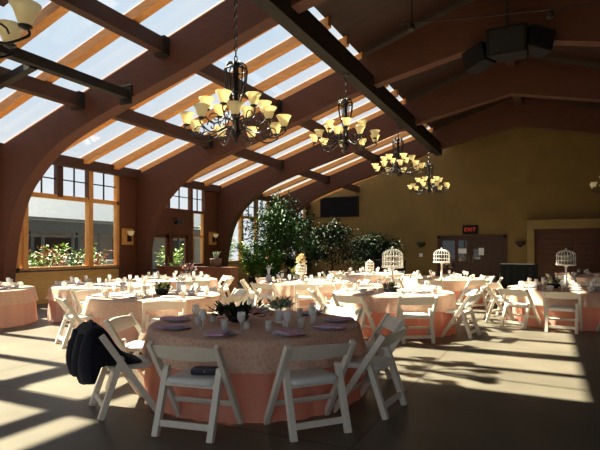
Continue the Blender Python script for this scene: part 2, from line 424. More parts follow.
# --- purlins, rafters, beam, glass
tn = 3
def trim(mb, m, bevel=.01):
    global tn
    o = struct(obj('trim_%d' % tn, mb, m, bevel=bevel)); tn += 1; return o
bays = [(-.9, 3.7), (3.7, 8.15), (8.15, 12.9), (12.9, 17.5), (17.5, 22.1), (22.1, 26.2)]
def along(x, w, top, bot, y0, y1):
    return MB().box(x-w/2, y0, roof(x)-bot, x+w/2, y1, roof(x)-top)
for i, (a, b_) in enumerate(bays):
    for x in (-9.25, -6.9):
        if x > -8.1 and i == 0: continue
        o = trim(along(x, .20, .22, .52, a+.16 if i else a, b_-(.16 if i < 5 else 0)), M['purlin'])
        br = MB()
        for yy, sg in ((a+.16, 1), (b_-.16, -1)):
            if (i == 0 and sg == 1) or (i == 5 and sg == -1): continue
            br.box(x-.14, min(yy, yy+sg*.16), roof(x)-.56, x+.14, max(yy, yy+sg*.16), roof(x)-.2)
        obj('bracket', br, M['steel'], o)
    for x in (2.2, 5.4):
        trim(along(x, .20, .02, .34, a+.16, b_-(.16 if i < 5 else 0)), M['purlin'])
trim(MB().box(-4.34, -.9, 5.5, -4.06, 22.3, 5.98), M['steel'])                    # long dark beam under the upper end of the glazing
trim(MB().box(XRIDGE-.15, YB, 7.2, XRIDGE+.15, YF, 7.73), M['purlin'])       # ridge beam
trim(MB().box(XL+.0, YB, ztop-.32, XL+.16, YF, ztop-.02), M['purlin'])       # eaves plate
y = 8.3-1.15*8
while y < YF:
    up = XG+.1 if y > 5.9 else -8.0
    if y > -.95:
        n0, n1 = XL-.1, up
        mb = MB(); w = .18
        for (xa, xb) in ((n0, n1),):
            za, zb = roof(xa), roof(xb)
            mb.add([(xa,y-w/2,za-.22),(xb,y-w/2,zb-.22),(xb,y+w/2,zb-.22),(xa,y+w/2,za-.22),(xa,y-w/2,za-.01),(xb,y-w/2,zb-.01),(xb,y+w/2,zb-.01),(xa,y+w/2,za-.01)],
                   [(0,3,2,1),(4,5,6,7),(0,1,5,4),(1,2,6,5),(2,3,7,6),(3,0,4,7)])
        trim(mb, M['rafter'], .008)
    y += 1.15
for i, (a, b_) in enumerate(bays):
    g = MB()
    rows = [(XL-.2, -9.25), (-9.25, -6.9), (-6.7, XG)] if i >= 2 else [(XL-.2, -8.1)]
    for xa, xb in rows: slab(g, xa, xb, a+.005, b_-.005, .012)
    if i == 1: slab(g, -8.1, -7.5, 5.47, b_-.005, .012); slab(g, -7.5, XG, 6.02, b_-.005, .012)
    struct(obj('window_%d' % (5+i), g, M['pane']))

# --- far wall fittings
def far(x, y_px): pass
DX0, DX1 = -5.0, -1.75
fr = MB()
fr.box(DX0, YF-.06, 0, DX0+.12, YF, 2.16); fr.box(DX1-.12, YF-.06, 0, DX1, YF, 2.16); fr.box(DX0, YF-.06, 2.04, DX1, YF, 2.16)
d2 = struct(obj('door_2', fr, M['doorwood'], bevel=.006))
mid = (DX0+DX1)/2
for a, b_, k in ((DX0+.13, mid-.01, 0), (mid+.01, DX1-.13, 1)):
    lf = MB(); lf.box(a, YF-.05, .02, b_, YF-.005, 2.03)
    l = obj('door_leaf', lf, M['doorwood'], d2, bevel=.005)
    pn = MB()
    if k == 0:
        pn.box(a+.14, YF-.056, .55, a+.72, YF-.05, 1.92); pn.box(a+.9, YF-.056, .9, a+1.3, YF-.05, 1.92)
    else: pn.box(a+.12, YF-.056, 1.0, a+.42, YF-.05, 1.5)
    obj('pane', pn, M['doorpane'], l)
    hx = b_-.08 if k == 0 else a+.08
    obj('push_bar', MB().tube([(hx,YF-.055,.85),(hx,YF-.1,.87),(hx,YF-.1,1.15),(hx,YF-.055,1.17)], .014), M['brass'], l)
nt_ = MB().box(-3.98, YF-.066, 1.28, -3.6, YF-.058, 1.52)
tag(obj('reflection', nt_, M['flat']), 'white paper notice painted on the left leaf of the far double door', 'reflection')
tag(obj('reflection', MB().box(-3.02, YF-.066, 1.2, -2.78, YF-.058, 1.55), M['flat']), 'narrow white notice painted on the right leaf of the far double door', 'reflection')  # white reflections on the doors, put in as thin flat boxes

ex = thing('exit_sign', 'dark exit sign with red letters over the far double door', 'sign', (-3.42, YF, 2.22))
obj('housing', MB().box(-.36, -.09, 0, .36, 0, .44), M['black'], ex, bevel=.012)
m, nt, b = new_mat('lit_red_letters'); b.inputs['Base Color'].default_value = (.5,.03,.02,1)
b.inputs['Emission Color'].default_value = (1,.08,.04,1); b.inputs['Emission Strength'].default_value = .16; M['exitred'] = m
cu = bpy.data.curves.new('letters', 'FONT'); cu.body = 'EXIT'; cu.size = .27; cu.extrude = .004; cu.align_x = 'CENTER'; cu.align_y = 'CENTER'
tmp = bpy.data.objects.new('letters', cu); COL.objects.link(tmp)
dg = bpy.context.evaluated_depsgraph_get(); me = bpy.data.meshes.new_from_object(tmp.evaluated_get(dg))
bpy.data.objects.remove(tmp)
lt = bpy.data.objects.new('letters', me); COL.objects.link(lt); me.materials.clear(); me.materials.append(M['exitred'])
lt.parent = ex; lt.location = (0,-.095,.22); lt.rotation_euler = (pi/2,0,0)

# folding doors in the cream surround at the right
cf = MB()
cf.box(-.85, YF-.35, 0, -.55, YF, 2.45); cf.box(-.85, YF-.35, 2.42, 6.2, YF, 2.8)
cf.box(-.9, YF-.39, 2.76, 6.25, YF, 2.84)
cf.box(5.9, YF-.35, 0, 6.2, YF, 2.45)
struct(obj('trim_%d' % tn, cf, M['cream'], bevel=.01)); tn += 1
d3m = MB().box(-.55, YF-.12, 2.32, 5.9, YF-.02, 2.42)
d3 = struct(obj('door_3', d3m, M['folddoor']))
x = -.55
while x < 5.85:
    l = MB(); l.box(x+.01, YF-.09, .02, x+1.6, YF-.03, 2.32)
    for k in range(9): l.box(x+.08, YF-.11, .12+k*.24, x+1.53, YF-.09, .30+k*.24)
    obj('door_leaf', l, M['folddoor'], d3, bevel=.006); x += 1.6125

# wall screen
sc = thing('wall_screen', 'black rectangular screen high on the far wall by its left corner', 'screen', (-10.3, YF, 3.26))
obj('housing', MB().box(-1.12, -.12, 0, 1.12, 0, 1.12), M['black'], sc, bevel=.015)
m, nt, b = new_mat('black_screen'); b.inputs['Base Color'].default_value = (.006,.006,.008,1); b.inputs['Roughness'].default_value = .7; b.inputs['Specular IOR Level'].default_value = .1; M['screen'] = m
obj('screen_face', MB().box(-1.06, -.126, .06, 1.06, -.118, 1.06), M['screen'], sc)

# wall lights: far wall bowls
for x, lab in ((-5.83, 'dark bowl wall light left of the far double door'), (-1.15, 'dark bowl wall light between double door and folding doors')):
    t = thing('wall_light', lab, 'wall light', (x, YF, 1.65), 0, 'bowl lights on the far wall')
    obj('back_plate', MB().box(-.07, -.03, -.06, .07, 0, .14), M['iron'], t, bevel=.006)
    hb = MB(); n = 14; vs = []; fs = []
    prof = [(.03,-.05),(.12,.0),(.2,.08),(.24,.17),(.2,.17),(.1,.05)]
    for r, z in prof:
        for j in range(n+1):
            a = pi+pi*j/n; vs.append((r*cos(a), r*sin(a), z))
    for i in range(len(prof)-1):
        for j in range(n): fs.append((i*(n+1)+j, i*(n+1)+j+1, (i+1)*(n+1)+j+1, (i+1)*(n+1)+j))
    hb.add(vs, fs); obj('bowl', hb, M['iron'], t, smooth=True)
tag(obj('switch_plate', MB().box(-5.93, YF-.012, 1.1, -5.75, YF, 1.28), M['flat'], bevel=.003), 'small pale switch plate below the left far wall light', 'switch')

# sconces on the left piers
def sconce(y, z, lab):
    t = thing('wall_sconce', lab, 'wall light', (XL, y, z), 0, 'wooden sconces on the left piers')
    obj('back_plate', MB().box(0, -.24, -.26, .035, .24, .26), M['winwood'], t, bevel=.008)
    obj('bracket', MB().tube([(.03,.05,-.08),(.14,.05,-.14),(.2,-.02,-.05),(.2,-.04,.03)], .016), M['iron'], t, smooth=True).data
    obj('rosette', MB().box(.03, -.03, -.16, .055, .13, .06), M['iron'], t, bevel=.006)
    obj('shade', MB().lathe([(.045,0),(.085,.05),(.12,.15),(.112,.15),(.078,.055),(.04,.01)], 18, (.2,-.04,.03), False), M['shade'], t, smooth=True)
sconce(12.36, 1.88, 'sconce with cream shade on wooden plate right of the big window')
sconce(17.0, 1.92, 'sconce with cream shade on the pier right of the glazed doors')
# lamp over the doors
t = thing('door_lamp', 'small dark lamp over the glazed doors', 'wall light', (XL+.02, 14.55, 2.45))
obj('arm', MB().tube([(0,0,.1),(.18,0,.16),(.26,0,.08)], .018), M['iron'], t, smooth=True)
obj('head', MB().lathe([(.03,.12),(.1,.06),(.16,-.08),(.14,-.08),(.02,.08)], 16, (.26,0,0)), M['iron'], t, smooth=True)

# steel rail with side branch under the glazing
t = thing('steel_rail', 'dark steel rail running under the glass roof to the nearest arch', 'rail', (-7.9, 7.985, 4.68))
obj('rail', MB().box(-.09, -6, -.09, .09, 0, .09), M['steel'], t, bevel=.01)
obj('branch', MB().bar((-.02,-2.12,-.06), (-3.4,-1.3,-.1), .13, .13, (0,1,0)), M['steel'], t)
obj('end_plate', MB().box(-.16, -.03, -.2, .16, 0, .2), M['steel'], t, bevel=.006)

# cable lights under the right slope
t = thing('cable_lights', 'thin overhead cable with small lamp heads under the dark right roof', 'lights', (-2.9, 11.0, 6.4))
cb = MB().tube([(0,0,0),(1.9,0,-.2),(3.77,0,-.35),(4.9,0,-.42)], .015, 6); cb.tube([(.25,0,-.02),(.25,0,.84)], .012, 6); cb.tube([(4.9,0,-.42),(4.9,0,.35)], .012, 6)
obj('cable', cb, M['steel'], t)
for k in (.25, 2.95, 4.6):
    obj('lamp_head', MB().lathe([(.02,.05),(.06,.02),(.075,-.1),(.06,-.1)], 12, (k,0,-.06-.1*k)), M['steel'], t, smooth=True)

# black loudspeaker cluster under the second arch apex
t = thing('loudspeaker_cluster', 'black loudspeaker cluster hanging from the roof ridge', 'loudspeaker', (-.82, 12.4, 6.1))
obj('cabinet', MB().box(-.42, -.3, -.32, .42, .25, .3), M['black'], t, bevel=.03)
for sx, rz in ((-1, -.5), (1, .5)):
    s = obj('side_cabinet', MB().box(-.28, -.22, -.26, .28, .22, .22), M['black'], t, bevel=.04, loc=(sx*.62, .05, -.1+.09*sx)); s.rotation_euler = (0, .25*sx, rz)
obj('grille', MB().box(-.36, -.315, -.26, .36, -.298, .24), M['blackcloth'], t, bevel=.005)
obj('hanger', MB().bar((0,0,.28),(0,0,.95), .06, .06), M['steel'], t)

# ------------------------------------------------------------------ chandeliers
def make_chandelier():
    t = thing('chandelier', '', 'chandelier', (0,0,0), 0, 'iron chandeliers with bell shades')
    hub = MB().lathe([(.012,.10),(.05,.06),(.06,.02),(.035,-.03),(.03,-.3),(.055,-.36),(.03,-.42),(.04,-.62),(.075,-.7),(.05,-.78),(.05,-.92),(.085,-.98),(.06,-1.04),(.02,-1.09),(.03,-1.12),(.005,-1.15)], 14)
    obj('column', hub, M['iron'], t, smooth=True)
    cr = MB()
    for k in range(8):
        a = 2*pi*k/8
        pts = cat_spline([(r*cos(a), r*sin(a), z) for r, z in ((.04,.05),(.11,.05),(.165,-.03),(.16,-.2),(.13,-.36),(.07,-.52),(.035,-.66))], 4)
        cr.tube(pts, .012, 6)
    cr.tube([(.168*cos(2*pi*j/20), .168*sin(2*pi*j/20), -.05) for j in range(20)], .014, 6, True)
    cr.tube([(.12*cos(2*pi*j/16), .12*sin(2*pi*j/16), -.4) for j in range(16)], .012, 6, True)
    obj('crown', cr, M['iron'], t, smooth=True)
    def arm(R, z0, zlow, zc):
        mb = MB()
        pts = cat_spline([(.03,0,z0),(.16,0,z0+.06),(R*.5,0,zlow+.04),(R*.78,0,zlow),(R,0,zlow+.07),(R+.03,0,zc-.05),(R,0,zc)], 5)
        mb.tube(pts, .011, 7)
        sc = [(R*.72+.09*(1-k/14)*cos(.5*k), 0, zlow+.08+.09*(1-k/14)*sin(.5*k)) for k in range(13)]
        mb.tube(sc, .009, 6)
        mb.lathe([(.015,-.03),(.05,-.012),(.055,0),(.02,.012)], 12, (R,0,zc))
        return mb
    sh = [(.035,.0),(.056,.02),(.07,.06),(.086,.11),(.118,.155),(.108,.155),(.077,.105),(.06,.058),(.045,.03),(.03,.012)]
    for n, R, z0, zl, zc, off in ((6, .43, -.82, -.86, -.66, .3), (9, .72, -.98, -1.07, -.91, 0)):
        a0 = None
        for k in range(n):
            if a0 is None:
                a0 = obj('arm', arm(R, z0, zl, zc), M['iron'], t, smooth=True)
                s = obj('shade', MB().lathe(sh, 16, (R,0,zc+.01), False), M['shade'], a0, smooth=True); o = a0
            else: o = dup(a0, t)
            o.rotation_euler = (0,0,off+2*pi*k/n)
    return t
def chain(t, top):
    mb = MB(); z = .08; k = 0
    while z < top-.03:
        a = .06; pts = []
        for j in range(10):
            u = 2*pi*j/10; w, h = .022*cos(u), .05*sin(u)
            pts.append((w,0,z+.04+h) if k % 2 == 0 else (0,w,z+.04+h))
        mb.tube(pts, .008, 5, True); z += .082; k += 1
    obj('chain', mb, M['iron'], t)
    obj('ceiling_cup', MB().lathe([(.02,0),(.09,.03),(.1,.06),(.1,.16)], 14, (0,0,top-.06)), M['iron'], t, smooth=True)
CH = [(-4.15, 2.11, 4.11, 'chandelier cut by the top left corner of the frame'),
      (-4.2, 6.45, 4.19, 'nearest full chandelier, hanging lowest over the front tables'),
      (-4.2, 11.05, 4.87, 'second chandelier from the front in the left row'),
      (-4.2, 15.65, 4.87, 'third chandelier from the front in the left row'),
      (-4.2, 20.25, 4.77, 'farthest chandelier of the left row, near the olive wall'),
      (2.1, 20.25, 4.5, 'chandelier whose shade just shows at the right frame edge')]
ch0 = make_chandelier()
protos = list(ch0.children)
for i, (x, y, z, lab) in enumerate(CH):
    t = ch0 if i == 0 else ch0.copy()
    if i:
        COL.objects.link(t)
        for c in protos: dup(c, t)
    t.location = (x, y, z); t['label'] = 'black iron '+lab; t.rotation_euler = (0,0,.25*i+.14)
    chain(t, (5.5 if x < 0 else roof(x))-z)

# ------------------------------------------------------------------ chairs
def make_chair():
    t = thing('folding_chair', '', 'chair', (0,0,0), 0)
    for s in (-1, 1):
        mb = MB().bar((s*.283,-.275,.725), (s*.283,.205,0), .042, .054)
        obj('stile', mb, M['chair'], t, bevel=.006)
        mb = MB().bar((s*.234,-.105,.50), (s*.234,-.275,0), .05, .05)
        mb.tube([(s*.234-.025,-.104,.503),(s*.234+.025,-.104,.503)], .025, 12)
        obj('rear_leg', mb, M['chair'], t, bevel=.004)
    n = 12
    def slat(zc, yc, h, th, hw, lean, bow):
        vs = []; fs = []
        for i in range(n+1):
            u = -1+2*i/n; y = yc-bow*(1-u*u); e = .012*u*u
            for dz, dy in ((-h/2+e, -th/2),(h/2-e, -th/2),(h/2-e, th/2),(-h/2+e, th/2)):
                vs.append((u*hw, y+dy-dz*lean, zc+dz))
        for i in range(n):
            for j in range(4): fs.append((i*4+j, i*4+(j+1)%4, i*4+4+(j+1)%4, i*4+4+j))
        fs += [(3,2,1,0),(n*4,n*4+1,n*4+2,n*4+3)]
        return MB().add(vs, fs)
    obj('backrest', slat(.655, -.229, .13, .02, .268, .66, .024), M['chair'], t, bevel=.004)
    sb = MB(); k = 24; vs = []; 
    def ring(hx, hy, z, y0=.0):
        out = []
        for j in range(k):
            a = 2*pi*j/k; c, s_ = cos(a), sin(a); p = .28
            out.append((hx*math.copysign(abs(c)**p, c), y0+hy*math.copysign(abs(s_)**p, s_), z))
        return out
    for hx, hy, z in ((.205,.185,.392),(.21,.19,.40),(.21,.19,.425),(.20,.18,.437),(.15,.14,.441)): vs += ring(hx, hy, z, -.0)
    fs = [tuple(range(k-1,-1,-1)), tuple(4*k+j for j in range(k))]
    for i in range(4):
        for j in range(k): fs.append((i*k+j, i*k+(j+1)%k, (i+1)*k+(j+1)%k, (i+1)*k+j))
    obj('seat', MB().add(vs, fs), M['pad'], t, smooth=True)
    obj('seat_rail', MB().box(-.212,-.165,.372,.212,-.13,.408), M['chair'], t, bevel=.004)
    obj('rear_stretcher', MB().bar((-.212,-.242,.10),(.212,-.242,.10), .05, .024, (0,.1,1)), M['chair'], t, bevel=.004)
    obj('front_stretcher', MB().bar((-.264,.07,.20),(.264,.07,.20), .042, .022, (0,-.6,1)), M['chair'], t, bevel=.004)
    return t
chair0 = make_chair(); chair_used = [False]
chair_parts = list(chair0.children)
chairs_at = []
def place_chair(cx, cy, ang, rfoot, label, group, jit=0):
    r = rfoot-.275; a = radians(ang)
    x, y = cx+r*cos(a), cy+r*sin(a)
    if not chair_used[0]: t = chair0; chair_used[0] = True
    else:
        t = chair0.copy(); COL.objects.link(t)
        for c in chair_parts:
            d = c.copy(); COL.objects.link(d); d.parent = t
    t.location = (x, y, 0); t.rotation_euler = (0,0,atan2(cy-y, cx-x)-pi/2+jit)
    t['label'] = label; t['category'] = 'chair'; t['group'] = group
    chairs_at.append((x, y)); return t

# ------------------------------------------------------------------ tables (dressed)
TH, TR = .69, 1.08
def skirt(R, ztop, zhem, folds, amp, seed, flare=.03, n=144):
    g = random.Random(seed); ph = [g.uniform(0, 6.28) for _ in range(4)]
    mb = MB(); vs = []; fs = []
    prof = [(R-.3, ztop, 0), (R-.03, ztop, 0), (R-.008, ztop-.004, 0), (R+.002, ztop-.02, .05)]
    steps = 8
    for i in range(1, steps+1):
        t = i/steps; prof.append((R+flare*t, ztop-.02+(zhem-ztop+.02)*t, t))
    for r, z, t in prof:
        for j in range(n):
            a = 2*pi*j/n
            w = sin(folds*a+ph[0]+.8*sin(3*a+ph[1]))+.45*sin((folds*1.7//1)*a+ph[2])
            rr = r+amp*w*t**.8
            vs.append((rr*cos(a), rr*sin(a), z))
    for i in range(len(prof)-1):
        for j in range(n): fs.append((i*n+j, i*n+(j+1)%n, (i+1)*n+(j+1)%n, (i+1)*n+j))
    fs = [tuple(reversed(f)) for f in fs]; fs.append(tuple(range(n)))
    return mb.add(vs, fs)
OCT = ['far side', 'far-right side', 'right side', 'near-right side', 'near side', 'near-left side', 'left side', 'far-left side']
def oct_pos(dx, dy):
    d = FW[0]*dx+FW[1]*dy; l = RT[0]*dx+RT[1]*dy
    return (math.degrees(atan2(l, d)) % 360)/45          # 0 far, 2 right, 4 near, 6 left
def assign_oct(angs):
    out = {}; used = set()
    pos = {a: oct_pos(cos(radians(a)), sin(radians(a))) for a in angs}
    pairs = sorted((min(abs(pos[a]-k), 8-abs(pos[a]-k)), a, k) for a in angs for k in range(8))
    for c, a, k in pairs:
        if a in out or k in used: continue
        out[a] = k; used.add(k)
    return out
TABLES = {
 # key: (x, y, chair angles, description, seed)
 'T1': (-2.76, 4.62, [], 'nearest front table', 1),
 'T2': (-6.02, 6.75, [-43, 5, 50, 95, 140, -175, -113], 'table behind the jacket chair', 2),
 'T3': (-10.15, 6.2, [75, 125], 'table cut by the left frame edge', 3),
 'T8': (-8.75, 8.2, [-55, -100, 80, 125, 170, -10], 'table under the big left window', 4),
 'T9': (-8.85, 10.68, [-30, 15, 60, 105, 150, -75], 'table before the glazed doors', 5),
 'T10': (-5.3, 11.2, [-105, -62, -20, 25, 70, 115, 160, -150], 'table with the cream-flowered cage', 6),
 'T4': (-2.57, 9.2, [-102, -59, -13, 32, 77, 122, 167, -147], 'table with the tall empty birdcage', 7),
 'T11': (-5.2, 15.9, [-110, -65, -20, 25, 70, 115, 160, -155], 'far table by the dark shrub', 8),
 'T12': (-2.6, 14.2, [-90, -45, 0, 45, 90, 135, 180, -135], 'far table before the double doors', 9),
 'T6': (.33, 11.5, [-94, -128, -165, 160, 115, 70, -50], 'right table with the flower-filled birdcage', 10),
 'T13': (1.5, 17.2, [-90, -135, 180, -45, 135, 90], 'far right table before the folding doors', 11),
}
cloth_lab = {k: v[3] for k, v in TABLES.items()}
for k, (x, y, angs, desc, seed) in TABLES.items():
    u = obj('tablecloth', skirt(TR, TH-.006, .006, 26, .016, seed, .035), M['blush' if k in ('T2','T3','T8','T9','T10') else 'coral'], smooth=True)
    cn = 'blush pink' if k in ('T2','T3','T8','T9','T10') else 'coral'
    u.location = (x, y, 0); tag(u, cn+' floor-length cloth on the '+desc, 'tablecloth', cn+' tablecloths')
    o = obj('lace_overlay', skirt(TR+.012, TH, .425, 22, .012, seed+50, .05), M['lace'], smooth=True)
    o.location = (x, y, 0); o.rotation_euler = (0,0,seed*.7); tag(o, 'peach lace overlay on the '+desc, 'table overlay', 'peach lace overlays')

# chairs at the front table
X1, Y1 = TABLES['T1'][:2]
T1CH = [(-80.6, 1.53, 'white folding chair with a navy bag on its seat, back towards us', 'A'),
        (-40, 1.55, 'empty white folding chair nearest us, directly before the front table', 'B'),
        (-5, 1.54, 'white folding chair seen side-on at the right of the front table', 'C'),
        (-123.4, 1.58, 'white folding chair with a navy jacket over its back', 'D'),
        (-161, 1.52, 'white folding chair just behind the jacket chair, left of front table', 'F'),
        (31, 1.50, 'white folding chair facing us at the far-right of the front table', 'H'),
        (74, 1.50, 'white folding chair facing us across the front table, behind the glasses', 'I'),
        (117, 1.50, 'white folding chair behind the dark flowers of the front table', 'J')]
CH1 = {}
for a, r, lab, key in T1CH: CH1[key] = place_chair(X1, Y1, a, r, lab, 'chairs at the front table')
for k, (x, y, angs, desc, seed) in TABLES.items():
    if k == 'T1': continue
    keep = []
    for a in angs:
        px, py = x+1.25*cos(radians(a)), y+1.25*sin(radians(a))
        if px < XL+.4: continue
        if any(kk != k and hypot(px-v[0], py-v[1]) < 1.42 for kk, v in TABLES.items()): continue
        if any(hypot(px-c[0], py-c[1]) < .62 for c in chairs_at): continue
        keep.append(a); chairs_at.append((px, py))
    oc = assign_oct(keep)
    for a in keep:
        place_chair(x, y, a, 1.53, 'white folding chair on the %s of the %s' % (OCT[oc[a]], desc), 'chairs at the '+desc, rnd.uniform(-.1,.1))

# jacket over chair D
def jacket(ch):
    prof = [(.10,.447),(-.02,.50),(-.12,.60),(-.19,.715),(-.26,.79),(-.35,.795),(-.41,.73),(-.44,.62),(-.452,.50),(-.445,.41),(-.42,.335),(-.37,.325),(-.33,.38),(-.26,.45),(-.12,.452),(.02,.446)]
    prof = [(p.x, p.y) for p in cat_spline([(a, b_, 0) for a, b_ in prof+prof[:1]], 2)[:-1]]
    cy_, cz_ = -.27, .56; K = len(prof); n = 18; mb = MB(); vs = []; fs = []
    for i in range(n+1):
        u = -1+2*i/n; f = (1-abs(u)**5)**.5 if abs(u) < 1 else 0
        f = .72+.28*f if abs(u) < .999 else .55
        for k, (y, z) in enumerate(prof):
            back = max(0, min(1, (-.31-y)/.08)); a = 2*pi*k/K
            hw = .243+.075*back
            low = max(0, (.45-z)/.15) if y < -.3 else 0
            wr = 1+.05*sin(7*u+3*a)*back+.03*sin(15*u+2*a)*back
            yy = cy_+(y-cy_)*f*wr; zz = cz_+(z-cz_)*(f if z > cz_ else 1)-.03*low*sin(4*u+.5)-.02*low*u
            vs.append((hw*u, yy, max(zz, .443) if y > -.3 else zz))
    for i in range(n):
        for k in range(K): fs.append((i*K+k, i*K+(k+1)%K, (i+1)*K+(k+1)%K, (i+1)*K+k))
    fs += [tuple(range(K-1,-1,-1)), tuple(n*K+k for k in range(K))]
    o = thing('jacket', 'dark navy jacket draped over the back of a white folding chair', 'jacket', ch.location, ch.rotation_euler.z)
    b_ = obj('body', mb.add(vs, fs), M['navy'], o, smooth=True)
    sv = MB(); sv.tube(cat_spline([(-.18,-.40,.72),(-.20,-.425,.61),(-.19,-.445,.50),(-.17,-.44,.41),(-.165,-.42,.34)], 4), [.045]*4+[.055]*8+[.05]*5, 12)
    obj('sleeve', sv, M['navy'], o, smooth=True)
    sv = MB(); sv.tube(cat_spline([(.16,-.40,.72),(.18,-.425,.61),(.16,-.445,.50),(.13,-.44,.39)], 4), .05, 12)
    obj('sleeve', sv, M['navy'], o, smooth=True)
    cl_ = MB(); cl_.tube(cat_spline([(-.13,-.30,.795),(0,-.315,.805),(.13,-.31,.795)], 4), .022, 10)
    obj('collar', cl_, M['navy'], o, smooth=True)
jacket(CH1['D'])
bag = thing('clutch_bag', 'navy clutch bag lying on the seat of the near-left chair', 'bag', (0,0,0))
cA = CH1['A']; off = Matrix.Rotation(cA.rotation_euler.z, 3, 'Z') @ Vector((.055,.03,0))
bag.location = (cA.location.x+off.x, cA.location.y+off.y, .4415); bag.rotation_euler = (0,0,cA.rotation_euler.z+.2)
obj('body', MB().box(-.12,-.075,0,.12,.075,.045), M['navybag'], bag, bevel=.018)
obj('flap', MB().box(-.115,-.08,.028,.115,.03,.05), M['navybag'], bag, bevel=.008)
obj('clasp', MB().ball((0,-.082,.035), .009), M['brass'], bag)

# ------------------------------------------------------------------ tableware
def proto(name, parts):
    """parts: list of (name, mesh builder, material, smooth, bevel) - first is the thing itself"""
    return [(n, obj(n, mb, M[m_], None, sm, bv)) for n, mb, m_, sm, bv in parts]
def goblet_mb():
    return MB().lathe([(.034,0),(.034,.003),(.006,.01),(.005,.075),(.02,.088),(.036,.115),(.04,.15),(.035,.185),(.032,.185),(.037,.15),(.033,.118),(.016,.095)], 16, cap=False)
def tumbler_mb():
    return MB().lathe([(.0,.0),(.03,.0),(.036,.10),(.033,.10),(.028,.008),(0,.008)], 16, cap=False)
def plate_mb(r=.15):
    return MB().lathe([(.0,.0),(r*.62,.0),(r*.7,.004),(r,.016),(r,.02),(r*.7,.010),(r*.6,.007),(0,.007)], 28, cap=False)
def standing_napkin_mb():
    # a folded linen fan standing on its base
    mb = MB(); n = 9; vs = []; fs = []
    for i in range(n):
        u = -1+2*i/(n-1); z_ = .012*(1 if i % 2 else -1)
        vs += [(u*.032, z_, 0), (u*.075, z_*2.2, .10-.028*u*u)]
    for i in range(n-1): fs.append((2*i, 2*i+2, 2*i+3, 2*i+1))
    mb.add(vs, fs)
    mb.lathe([(.036,0),(.038,.03),(.03,.034)], 12)
    return mb
def flat_napkin_mb():
    mb = MB(); mb.box(-.085,-.14,0,.085,.14,.010); mb.box(-.082,-.137,.010,.08,.08,.017); return mb
G = {}
for n, f in (('goblet', goblet_mb), ('tumbler', tumbler_mb), ('charger_plate', plate_mb), ('napkin', standing_napkin_mb), ('folded_napkin', flat_napkin_mb)):
    o = obj(n, f(), M[{'goblet':'glass','tumbler':'glass','charger_plate':'silver','napkin':'napkin','folded_napkin':'pink'}[n]], None, n not in ('napkin','folded_napkin'), .004 if n == 'folded_napkin' else 0)
    if n == 'napkin':
        md = o.modifiers.new('thickness', 'SOLIDIFY'); md.thickness = .004
    G[n] = [o, False]
G['dinner_plate'] = [obj('dinner_plate', plate_mb(.125), M['china'], None, True), False]
def put(kind, x, y, z, rz, label, cat, group):
    o, used = G[kind]
    if not used: G[kind][1] = True; t = o
    else: t = o.copy(); COL.objects.link(t)
    t.location = (x, y, z); t.rotation_euler = (0,0,rz); return tag(t, label, cat, group)
ZT = TH+.0005
names1 = {-80.6:'before the chair with the navy bag', -40:'before the empty chair nearest us', -5:'at the right-hand place', -123.4:'before the jacket chair',
          -161:'at the left place behind the jacket', 31:'at the far-right place', 74:'at the far place behind the glasses', 117:'at the far place behind the flowers'}
for a, nm in names1.items():
    r = radians(a); ux, uy = cos(r), sin(r); px, py = -uy, ux
    x, y = X1+.86*ux, Y1+.86*uy
    put('charger_plate', x, y, ZT, 0, 'pewter charger plate %s of the front table' % nm, 'plate', 'charger plates on the front table')
    put('dinner_plate', x, y, ZT+.0085, 0, 'pale dinner plate on the charger %s' % nm, 'plate', 'dinner plates on the front table')
    put('folded_napkin', x+.03*ux, y+.03*uy, ZT+.0165+.006, r+.15+pi/2, 'mauve folded napkin on the plate %s' % nm, 'napkin', 'mauve napkins on the front table')
    put('goblet', X1+.62*ux+.10*px, Y1+.62*uy+.10*py, ZT, 0, 'stemmed glass %s of the front table' % nm, 'glass', 'stemmed glasses on the front table')
    put('tumbler', X1+.60*ux-.08*px, Y1+.60*uy-.08*py, ZT, 0, 'water tumbler %s of the front table' % nm, 'glass', 'tumblers on the front table')
for k, (x, y, angs, desc, seed) in TABLES.items():
    if k == 'T1': continue
    for i in range(8):
        th = -i*pi/4+pi/2+YAW      # far, far-right, right ...
        ux, uy = cos(th), sin(th); px, py = -uy, ux
        nm = 'on the %s of the %s' % (OCT[i], desc)
        put('napkin', x+.86*ux, y+.86*uy, ZT, th+pi/2+rnd.uniform(-.3,.3), 'white fan-folded napkin '+nm, 'napkin', 'white napkins on the '+desc)
        put('goblet', x+.66*ux+.14*px, y+.66*uy+.14*py, ZT, 0, 'stemmed glass '+nm, 'glass', 'glasses on the '+desc)
        if k in ('T2', 'T4', 'T6', 'T10', 'T3', 'T8'):
            put('dinner_plate', x+.84*ux-.0*px, y+.84*uy, ZT, 0, 'pale plate '+nm, 'plate', 'plates on the '+desc).location = (x+.62*ux-.12*px, y+.62*uy-.12*py, ZT)

